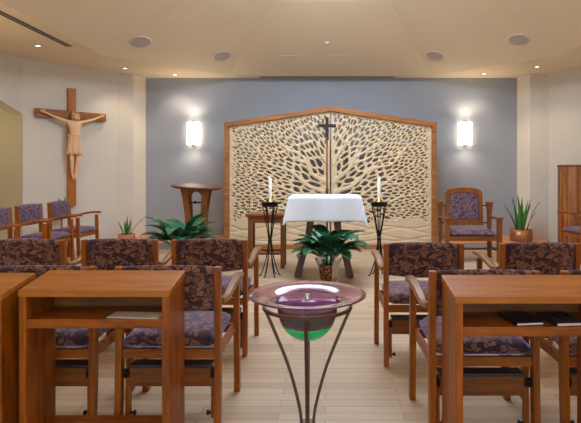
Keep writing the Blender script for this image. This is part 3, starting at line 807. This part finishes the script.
for i in range(nx+1):
    for k in range(ny+1):
        u = -(hx+dx_)+2*(hx+dx_)*i/nx; v = -(hy+dy_)+2*(hy+dy_)*k/ny
        ex = max(0, abs(u)-hx); ey = max(0, abs(v)-hy); sx = 1 if u > 0 else -1; sy = 1 if v > 0 else -1
        x = max(-hx, min(hx, u)); y = max(-hy, min(hy, v)); z = 1.078
        if ex > 0 and ey > 0:     # corner falls as a fold
            d = math.hypot(ex, ey); dd = min(d, 0.37*max(1, 1.0)); a_ = math.atan2(ey, ex)
            fold = 0.075*math.sin(2*a_)*min(1, d/0.3)
            x += sx*(0.008+0.13*dd*math.cos(a_)+fold*0.5); y += sy*(0.008+0.10*dd*math.sin(a_)+fold*0.5); z -= dd
        elif ex > 0: x += sx*(0.008+0.13*ex + 0.008*math.sin(v*21)*ex/dx_); z -= ex*(0.985)
        elif ey > 0: y += sy*(0.008+0.05*ey + 0.012*math.sin(u*13+1)*ey/dy_); z -= ey
        grid[i, k] = bm.verts.new((x, y, z))
for i in range(nx):
    for k in range(ny): bm.faces.new([grid[c] for c in ((i, k), (i+1, k), (i+1, k+1), (i, k+1))])
cl = obj('altar_cloth', bm, 'cloth', smooth=True, loc=(0, 6.92, 0)); cl.modifiers.new('solid', 'SOLIDIFY').thickness = 0.003
tag(cl, 'white cloth draped over the altar table', 'tablecloth')

# ------------------------------------------------------------------ candle stands and candles
def candle_stand(X, Y, side):
    t_ = thing('candle_stand', 'black iron candle stand to the %s of the altar' % side, 'candle stand', (X, Y, 0), 0.2, 'iron candle stands flanking the altar')
    bm = B(); lathe(bm, [(0.0, 0.985), (0.122, 0.990), (0.126, 0.997), (0.12, 0.997), (0.0, 0.993)], 32); obj('plate', bm, 'bronze', t_, smooth=True)
    bm = B(); lathe(bm, [(0.098, 0.935), (0.104, 0.935), (0.112, 0.985), (0.106, 0.985), (0.098, 0.935)], 32); obj('ring', bm, 'black', t_, smooth=True)
    for k in range(6):
        a_ = 2*PI*k/6; c, s = math.cos(a_), math.sin(a_); c2, s2 = math.cos(a_+0.9), math.sin(a_+0.9)
        pts = bez([(0.10*c, 0.10*s, 0.94), (0.060*c, 0.060*s, 0.75), (0.026*c, 0.026*s, 0.56), (0.024*c2, 0.024*s2, 0.42), (0.060*c2, 0.060*s2, 0.2), (0.125*c2, 0.125*s2, 0.012), (0.15*c2, 0.15*s2, 0.008)], 5)
        bm = B(); tube(bm, pts, 0.0075, 6); obj('leg', bm, 'black', t_, smooth=True)
    cd = thing('candle', 'white pillar candle in a brass holder on the %s iron stand' % side, 'candle', (X, Y, 0.996), 0, 'white candles beside the altar')
    bm = B(); lathe(bm, [(0.0, 0.001), (0.058, 0.001), (0.056, 0.010), (0.026, 0.018), (0.028, 0.055), (0.024, 0.055), (0.0, 0.03)], 24); obj('holder', bm, 'brass', cd, smooth=True)
    bm = B(); lathe(bm, [(0.0225, 0.032), (0.0225, 0.318), (0.018, 0.325), (0.0, 0.322)], 20); obj('wax', bm, 'wax', cd, smooth=True)
    bm = B(); tube(bm, [(0, 0, 0.32), (0.001, 0, 0.338)], 0.003, 6); obj('wick', bm, 'black', cd)
    bm = B(); lathe(bm, [(0.0, 0.334), (0.005, 0.339), (0.0035, 0.346), (0.0, 0.354)], 12); obj('flame', bm, 'flame', cd, smooth=True)
candle_stand(-0.742, 6.75, 'left'); candle_stand(0.730, 6.75, 'right')

# ------------------------------------------------------------------ processional cross behind the altar
pc = thing('standing_cross', 'tall slim dark wooden cross on a pole behind the altar', 'cross', (0.035, 8.4, 0))
bm = B(); lathe(bm, [(0.0, 0.0), (0.17, 0.0), (0.17, 0.02), (0.05, 0.05), (0.03, 0.08), (0.0, 0.08)], 28); obj('base', bm, 'dark', pc, smooth=True)
bm = B(); tube(bm, [(0, 0, 0.06), (0, 0, 1.0), (0, 0, 1.95)], 0.017, 10); obj('pole', bm, 'mid', pc, smooth=True)
bm = B(); lathe(bm, [(0.018, 1.04), (0.027, 1.05), (0.027, 1.12), (0.018, 1.13)], 16); lathe(bm, [(0.018, 1.935), (0.03, 1.95), (0.03, 1.965), (0.02, 1.98)], 16); obj('joint', bm, 'dark', pc, smooth=True)
bm = B(); box(bm, -0.028, 0.028, -0.018, 0.018, 1.96, 2.32); obj('cross_upright', bm, 'ebony', pc, bevel=0.004)
bm = B(); box(bm, -0.15, 0.15, -0.020, 0.020, 2.15, 2.205); obj('crossbar', bm, 'ebony', pc, bevel=0.004)

# ------------------------------------------------------------------ credence table
ct = thing('side_table', 'small brown wooden side table left of the altar', 'table', (-0.85, 7.40, 0), 0.0)
bm = B(); box(bm, -0.30, 0.30, -0.19, 0.19, 0.765, 0.79); obj('table_top', bm, 'midx', ct, bevel=0.004)
bm = B()
for y in (-0.15, 0.15): box(bm, -0.25, 0.25, y-0.012, y+0.012, 0.66, 0.735)
for x in (-0.245, 0.245): box(bm, x-0.012, x+0.012, -0.15, 0.15, 0.66, 0.735)
a0 = [(-0.295, -0.185), (0.295, -0.185), (0.295, 0.185), (-0.295, 0.185)]; a1 = [(-0.26, -0.165), (0.26, -0.165), (0.26, 0.165), (-0.26, 0.165)]
rings(bm, [[(x, y, 0.73) for x, y in a1], [(x, y, 0.764) for x, y in a0]])
obj('apron', bm, 'midx', ct)
for sx in (-1, 1):
    for sy in (-1, 1):
        bm = B(); box(bm, sx*0.235-0.03, sx*0.235+0.03, sy*0.14-0.025, sy*0.14+0.025, 0, 0.729); obj('leg', bm, 'mid', ct, bevel=0.003)
for y in (-0.14, 0.14):
    bm = B(); box(bm, -0.205, 0.205, y-0.015, y+0.015, 0.20, 0.235); obj('stretcher', bm, 'midx', ct)

# ------------------------------------------------------------------ lectern
le = thing('lectern', 'dark wooden lectern with a curved top on four bowed legs', 'lectern', (-2.13, 8.3, 0), 0.0)
bm = B(); n_ = 40   # slanted rounded top board, lower toward the far side
o1 = []; 
for k in range(n_):
    a_ = 2*PI*k/n_; x = 0.415*abs(math.cos(a_))**0.8*(1 if math.cos(a_) > 0 else -1); y = 0.25*abs(math.sin(a_))**0.7*(1 if math.sin(a_) > 0 else -1)
    o1.append((x, y))
rings(bm, [[(x*s_, y*s_, z+0.09*y-0.055*x) for x, y in o1] for s_, z in ((0.93, 1.135), (1.0, 1.155), (1.0, 1.168), (0.98, 1.175))])
tp = obj('top_board', bm, 'darkx', le, smooth=False)
for sx in (-1, 1):
    for sy in (-1, 1):
        xt = sx*0.185; bm = B()
        sweep(bm, bez([(sx*0.19, sy*0.12, 0.03), (sx*0.135, sy*0.085, 0.35), (sx*0.125, sy*0.08, 0.62), (sx*0.155, sy*0.10, 0.95), (xt, sy*0.12, 1.13)], 6), lambda i, t: [(-0.03-0.022*t, -0.022), (0.03+0.022*t, -0.022), (0.03+0.022*t, 0.022), (-0.03-0.022*t, 0.022)], up=(0, 1, 0))
        obj('leg', bm, 'mid', le, bevel=0.004)
for sy in (-1, 1):   # arched rails below the top
    bm = B(); up_ = []; lo_ = []
    for k in range(13):
        x = -0.12+0.24*k/12; up_.append((x, 1.115)); lo_.append((x, 1.075-0.07*(abs(x)/0.12)**3))
    pl = up_ + lo_[::-1]
    f_ = [bm.verts.new((x, sy*0.115-0.012, z)) for x, z in pl]; g_ = [bm.verts.new((x, sy*0.115+0.012, z)) for x, z in pl]
    bm.faces.new(f_); bm.faces.new(g_[::-1])
    for i in range(len(pl)): bm.faces.new((f_[i], f_[(i+1) % len(pl)], g_[(i+1) % len(pl)], g_[i]))
    obj('arched_rail', bm, 'midx', le)
bm = B(); tube(bm, [(-0.13, -0.09, 0.90), (0.13, -0.09, 0.90)], 0.012, 8, up=(0, 0, 1)); tube(bm, [(-0.02, -0.09, 0.90), (0.02, -0.09, 0.90)], 0.022, 10, up=(0, 0, 1)); obj('metal_crossbar', bm, 'black', le)
bm = B(); box(bm, -0.27, 0.27, -0.19, 0.19, 0.0, 0.035); obj('base', bm, 'darkx', le, bevel=0.006)

# ------------------------------------------------------------------ presider's chair
pr = thing('tall_armchair', 'tall arched-back wooden armchair with purple upholstery by the right wall lamp', 'chair', (2.285, 7.95, 0))
# faces the camera (-Y)
def arch(hw_, zb, zs_, rise, n_=16):
    pts = [(-hw_, zb), (hw_, zb)]
    for k in range(n_+1):
        x = hw_*math.cos(PI*k/n_); pts.append((x, zs_+rise*math.sin(PI*k/n_)**0.9))
    return pts
def plate(bm, pts, y0, y1, tilt=0.0):
    f_ = [bm.verts.new((x, y0+tilt*z, z)) for x, z in pts]; g_ = [bm.verts.new((x, y1+tilt*z, z)) for x, z in pts]
    bm.faces.new(f_); bm.faces.new(g_[::-1])
    for i in range(len(pts)): bm.faces.new((f_[i], f_[(i+1) % len(pts)], g_[(i+1) % len(pts)], g_[i]))
bm = B()
oa = arch(0.305, 0.53, 1.055, 0.095); ia = arch(0.238, 0.615, 0.99, 0.075)
f0 = [bm.verts.new((x, 0.17+0.10*z, z)) for x, z in oa]; f1 = [bm.verts.new((x, 0.17+0.10*z, z)) for x, z in ia]
g0 = [bm.verts.new((x, 0.23+0.10*z, z)) for x, z in oa]; g1 = [bm.verts.new((x, 0.23+0.10*z, z)) for x, z in ia]
n_ = len(oa)
for i in range(n_):
    k = (i+1) % n_
    bm.faces.new((f0[i], f0[k], f1[k], f1[i])); bm.faces.new((g0[i], g0[k], g1[k], g1[i]))
    bm.faces.new((f0[i], f0[k], g0[k], g0[i])); bm.faces.new((f1[i], f1[k], g1[k], g1[i]))
obj('back_frame', bm, 'mid', pr, bevel=0.006)
bm = B(); plate(bm, arch(0.24, 0.613, 0.991, 0.076), 0.175, 0.222, 0.10)
bk = obj('backrest', bm, 'fab2', pr, bevel=0.018)
bm = B(); cushion(bm, 0.70, 0.50, 0.10, bulge=0.02)
for v in bm.verts: v.co.z += 0.40; v.co.y += -0.02
obj('seat', bm, 'fab2', pr, smooth=True)
bm = B()
for y in (-0.24, 0.22): box(bm, -0.37, 0.37, y-0.018, y+0.018, 0.335, 0.405)
for x in (-0.38, 0.38): box(bm, x-0.018, x+0.018, -0.22, 0.22, 0.335, 0.405)
obj('seat_frame', bm, 'midx', pr, bevel=0.003)
for s in (-1, 1):
    bm = B(); box(bm, s*0.405-0.035, s*0.405+0.035, -0.275, -0.205, 0, 0.672); obj('leg', bm, 'mid', pr, bevel=0.004)
    bm = B(); rings(bm, [[(s*0.405+a_*w_, 0.235+b_*w_, z) for a_, b_ in ((-1,-1),(1,-1),(1,1),(-1,1))] for w_, z in ((0.030, 0), (0.028, 0.6), (0.032, 0.75), (0.045, 0.885))]); obj('leg', bm, 'mid', pr)
    bm = B(); box(bm, s*0.405-0.052, s*0.405+0.052, -0.29, -0.19, 0.674, 0.698); box(bm, s*0.405-0.052, s*0.405+0.052, 0.18, 0.29, 0.886, 0.91)
    obj('post_cap', bm, 'mid', pr, bevel=0.004)
    bm = B(); box(bm, s*0.405-0.032, s*0.405+0.032, -0.19, 0.204, 0.66, 0.692); obj('armrest', bm, 'mid', pr, bevel=0.004)
    bm = B(); tube(bm, [(s*0.30, 0.265, 0.85), (s*0.375, 0.245, 0.85)], 0.010, 8, up=(0, 0, 1)); tube(bm, [(s*0.30, 0.245, 0.57), (s*0.375, 0.240, 0.57)], 0.010, 8, up=(0, 0, 1)); obj('connecting_rod', bm, 'black', pr)
    bm = B(); box(bm, s*0.405-0.014, s*0.405+0.014, -0.204, 0.206, 0.16, 0.20); obj('stretcher', bm, 'midx', pr)
bm = B(); box(bm, -0.39, 0.39, -0.02, 0.02, 0.165, 0.195); obj('stretcher', bm, 'midx', pr)

# ------------------------------------------------------------------ plants
def leaf(bm, base, az, length, width, rise, droop, fold=0.25, stalk=0.35, n=9, twist=0.0):
    """blade that leaves base, climbs and arches over"""
    d = Vector((math.cos(az), math.sin(az), 0)); sd = Vector((-d.y, d.x, 0)); p = Vector(base); pts = [p.copy()]
    el = rise
    N = n+4
    for k in range(N):
        el -= droop/N*(0.4+1.2*k/N)
        p = p + (d*math.cos(el) + Vector((0, 0, 1))*math.sin(el))*(length/N); pts.append(p.copy())
    rows = []
    for k, q in enumerate(pts):
        t = k/N
        if t < stalk: w = 0.006
        else:
            s = (t-stalk)/(1-stalk); w = max(0.0015, width/2*math.sin(PI*s**0.75)**0.8) if s < 1 else 0.001
            w = max(w, 0.006*(1-s))
        tn = (pts[min(k+1, N)]-pts[max(k-1, 0)]).normalized(); up = sd.cross(tn)
        if up.z < 0: up = -up
        a_ = q - sd*w + up*w*fold*1.2 + sd*twist*w; b_ = q; c_ = q + sd*w + up*w*fold*1.2
        rows.append([bm.verts.new(x) for x in (a_, b_, c_)])
    for r0, r1 in zip(rows, rows[1:]):
        bm.faces.new((r0[0], r0[1], r1[1], r1[0])); bm.faces.new((r0[1], r0[2], r1[2], r1[1]))
def lily(X, Y, label, H=0.55, n=34, pot='basket', seed=1, z0=0.0, potr=0.11, poth=0.20, flowers=1, spread=1.0):
    rnd = random.Random(seed)
    t_ = thing('potted_lily', label, 'plant', (X, Y, z0))
    bm = B(); lathe(bm, [(0.0, 0.0), (potr*0.72, 0.0), (potr*0.9, poth*0.5), (potr, poth), (potr*0.9, poth), (potr*0.85, poth*0.9), (0.0, poth*0.9)], 28); obj('pot', bm, pot, t_, smooth=True)
    bm = B(); lathe(bm, [(0.0, poth*0.905), (potr*0.85, poth*0.905), (potr*0.84, poth*0.93), (0, poth*0.95)], 20); obj('soil', bm, 'soil', t_)
    bm = B()
    for k in range(n):
        az = 2.399*k + rnd.uniform(-.3, .3); q = k/n
        ln = H*rnd.uniform(0.85, 1.12)*(1.12-0.30*q)*spread
        leaf(bm, (0.03*math.cos(az), 0.03*math.sin(az), poth*0.92), az, ln, H*rnd.uniform(0.28, 0.36), 0.95+0.60*(1-q)*rnd.uniform(0.6, 1.0), rnd.uniform(1.2, 2.0), stalk=0.38)
    fo = obj('foliage', bm, 'leaf', t_, smooth=True); fo.modifiers.new('solid', 'SOLIDIFY').thickness = 0.0015
    for k in range(flowers):
        az = rnd.uniform(3.4, 4.6); bm = B(); leaf(bm, (0, 0, poth*0.92), az, H*0.62, H*0.12, 1.05, 1.0, stalk=0.72)
        f_ = obj('flower', bm, 'flower', t_, smooth=True); f_['label'] = 'white bloom'
    return t_
pl_ = lily(0.045, 6.38, 'large dark green leafy plant in a wrapped basket before the altar', H=0.64, n=34, seed=3, potr=0.115, poth=0.22, flowers=1)
# pale wrapper flaring round the basket
bm = B(); rs = []
for r, z in ((0.100, 0.02), (0.118, 0.10), (0.135, 0.20), (0.165, 0.27)):
    rs.append([(r*(1+0.10*math.sin(7*a_)*z/0.27)*math.cos(a_), r*(1+0.10*math.sin(7*a_)*z/0.27)*math.sin(a_), z+0.03*math.sin(5*a_)*z/0.27) for a_ in [PI*1.62+2*PI*0.72*k/40 for k in range(41)]])
rows = [[bm.verts.new(v) for v in r] for r in rs]
for a_, b_ in zip(rows, rows[1:]):
    for j in range(40): bm.faces.new((a_[j], a_[j+1], b_[j+1], b_[j]))
wr = obj('wrapper', bm, 'wrap', pl_, smooth=True); wr.modifiers.new('solid', 'SOLIDIFY').thickness = 0.002
lily(-2.06, 7.15, 'dark green leafy plant in front of the lectern, behind the second-row chairs', H=0.72, n=28, seed=14, pot='terra', potr=0.12, poth=0.22, flowers=1)
lily(4.47, 8.42, 'small leafy plant beside the round wooden pillar at the right edge', H=0.27, n=22, seed=5, pot='terra', potr=0.09, poth=0.58, flowers=0)
def spiky(X, Y, z0, label, potmat, potr, poth, blades, H, seed, jar=False, stems=3):
    rnd = random.Random(seed)
    t_ = thing('potted_succulent', label, 'plant', (X, Y, z0))
    bm = B(); lathe(bm, [(0.0, 0.0), (potr*0.92, 0.0), (potr, 0.02), (potr, poth), (potr*0.93, poth), (potr*0.93, poth*0.85), (0, poth*0.85)], 32); obj('pot', bm, potmat, t_, smooth=True)
    bm = B(); lathe(bm, [(0.0, poth*0.86), (potr*0.92, poth*0.86), (0.0, poth*0.9)], 20); obj('soil', bm, 'soil', t_)
    bm = B()
    for k in range(blades):
        az = 2.4*k+rnd.uniform(-.2, .2); rr = potr*0.45*rnd.random()
        leaf(bm, (rr*math.cos(az), rr*math.sin(az), poth*0.85), az, H*rnd.uniform(0.6, 1.05), 0.042*H/0.45, rnd.uniform(1.2, 1.5), rnd.uniform(-0.1, 0.25), stalk=0.0, fold=0.5)
    fo = obj('foliage', bm, 'leaf2', t_, smooth=True); fo.modifiers.new('solid', 'SOLIDIFY').thickness = 0.006
    for k in range(stems):
        az = (0.1, 3.2, 0.6, 2.6)[k]; bm = B(); r0 = potr*0.5
        e = (0.95, 0.85, 0.6, 1.1)[k]*H
        tube(bm, bez([(r0*math.cos(az), -0.02, poth*0.85), (r0*math.cos(az)+0.10*math.cos(az), -0.02, poth+e*0.45), (r0*math.cos(az)+0.23*math.cos(az), -0.02, poth+e*0.80)], 4), lambda q: 0.005, 6)
        obj('dried_stem', bm, 'tip', t_, smooth=True)
    return t_
spiky(3.64, 9.28, 0.122, 'spiky green plant in a wide copper pot on the ledge at right', 'copper', 0.20, 0.22, 12, 0.66, 4, stems=3)
spiky(-3.68, 9.28, 0.122, 'spiky green plant in a terracotta pot on the ledge at left', 'terra', 0.15, 0.13, 8, 0.36, 8, stems=1)
# small plant on a slim stand behind the left chairs
ps = thing('plant_stand', 'slim wooden plant stand behind the farthest left-wall chair', 'plant stand', (-4.54, 8.62, 0))
bm = B(); lathe(bm, [(0, 0.0), (0.075, 0.0), (0.075, 0.015), (0.0, 0.02)], 20); obj('base', bm, 'mid', ps)
bm = B(); tube(bm, [(0, 0, 0.015), (0, 0, 0.62)], 0.015, 8); obj('post', bm, 'mid', ps, smooth=True)
bm = B(); lathe(bm, [(0, 0.62), (0.08, 0.62), (0.08, 0.635), (0.0, 0.635)], 24); obj('top', bm, 'mid', ps)
spiky(-4.54, 8.62, 0.636, 'small spiky plant in a copper pot on the slim stand', 'copper', 0.065, 0.10, 6, 0.30, 2, stems=0)

# ------------------------------------------------------------------ round wooden pillar at the right
rp = thing('round_pedestal', 'tall round brown wooden pillar at the right edge behind the purple chair', 'pedestal', (4.39, 8.9, 0))
bm = B(); lathe(bm, [(0.0, 0.0), (0.22, 0.0), (0.22, 1.49), (0.0, 1.49)], 40); obj('body', bm, wood('glossy_burl_wood', rgb(110, 62, 28), rgb(190, 124, 66), 'Z', rough=0.22, coat=0.5), rp, smooth=False)
bm = B(); lathe(bm, [(0.0, 1.49), (0.236, 1.49), (0.236, 1.525), (0.0, 1.53)], 40); obj('top_cap', bm, 'mid', rp)
bm = B()
for k in range(16):
    a_ = 2*PI*k/16; beam(bm, (0.222*math.cos(a_), 0.222*math.sin(a_), 0.0), (0.222*math.cos(a_), 0.222*math.sin(a_), 1.485), 0.008, 0.008, up=(math.cos(a_), math.sin(a_), 0))
obj('moulding', bm, 'dark', rp)

# ------------------------------------------------------------------ lights
def area(name, loc, rot, sx, sy, e, col, shape='RECTANGLE', spread=PI):
    l = bpy.data.lights.new(name, 'AREA'); l.shape = shape; l.size = sx; l.size_y = sy; l.energy = e; l.color = col; l.spread = spread
    o = bpy.data.objects.new(name, l); COL.objects.link(o); o.location = loc; o.rotation_euler = rot; return o
area('skylight_daylight', (0.1, 6.2, zt+0.08), (0, 0, 0), 3.0, 3.0, 200, (0.84, 0.91, 1.0), 'ELLIPSE')
area('window_daylight', (0, -2.95, 1.85), (PI/2, 0, 0), 6.2, 2.0, 60, (0.86, 0.92, 1.0))
for p in lights:
    l = bpy.data.lights.new('downlight_beam', 'SPOT'); l.energy = 30; l.color = (1, 0.80, 0.58); l.spot_size = 1.9; l.spot_blend = 0.7; l.shadow_soft_size = 0.05
    o = bpy.data.objects.new('downlight_beam', l); COL.objects.link(o); o.location = (p.x, p.y, ZC-0.03)
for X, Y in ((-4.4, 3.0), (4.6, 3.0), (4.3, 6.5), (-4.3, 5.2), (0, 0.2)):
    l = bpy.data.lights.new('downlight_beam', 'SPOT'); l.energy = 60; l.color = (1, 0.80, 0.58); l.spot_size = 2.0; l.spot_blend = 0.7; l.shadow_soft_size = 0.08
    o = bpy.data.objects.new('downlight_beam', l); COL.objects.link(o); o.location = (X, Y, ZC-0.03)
# unseen lamps added along the side walls to throw light up onto the vault
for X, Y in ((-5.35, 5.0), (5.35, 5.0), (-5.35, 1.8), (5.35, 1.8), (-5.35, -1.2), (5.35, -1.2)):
    t_ = thing('wall_sconce', 'added unseen uplight on the %s side wall' % ('left' if X < 0 else 'right'), 'wall lamp', (X, Y, 2.17), PI/2 if X > 0 else -PI/2, 'added unseen uplights on the side walls')
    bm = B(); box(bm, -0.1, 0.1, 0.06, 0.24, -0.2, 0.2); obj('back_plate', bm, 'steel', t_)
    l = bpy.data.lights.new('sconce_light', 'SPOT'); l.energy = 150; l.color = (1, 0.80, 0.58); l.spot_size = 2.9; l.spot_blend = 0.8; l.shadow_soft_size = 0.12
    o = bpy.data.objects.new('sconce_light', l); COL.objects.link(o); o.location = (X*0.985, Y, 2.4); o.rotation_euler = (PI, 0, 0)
l = bpy.data.lights.new('alcove_lamp', 'POINT'); l.energy = 7; l.color = (1, 0.82, 0.45); l.shadow_soft_size = 0.15
o = bpy.data.objects.new('alcove_lamp', l); COL.objects.link(o); o.location = (-6.1, 7.9, 2.2)

w = bpy.data.worlds.new('World'); C.world = w; w.use_nodes = True
w.node_tree.nodes['Background'].inputs[0].default_value = (0.6, 0.7, 0.9, 1); w.node_tree.nodes['Background'].inputs[1].default_value = 0.4

# ------------------------------------------------------------------ camera
cam = bpy.data.cameras.new('camera'); cam.sensor_width = 36; cam.sensor_fit = 'HORIZONTAL'; cam.lens = F/581*36
cam.shift_x = -(CX-290.5)/581; cam.shift_y = -(211.5-HY)/581
cam.clip_start = 0.05
co = bpy.data.objects.new('camera', cam); COL.objects.link(co); co.location = (0, 0, EYE); co.rotation_euler = (PI/2, 0, 0)
C.camera = co
C.view_settings.view_transform = 'Standard'; C.view_settings.look = 'None'; C.view_settings.gamma = 1; C.view_settings.exposure = 0.0
C.view_settings.use_curve_mapping = False
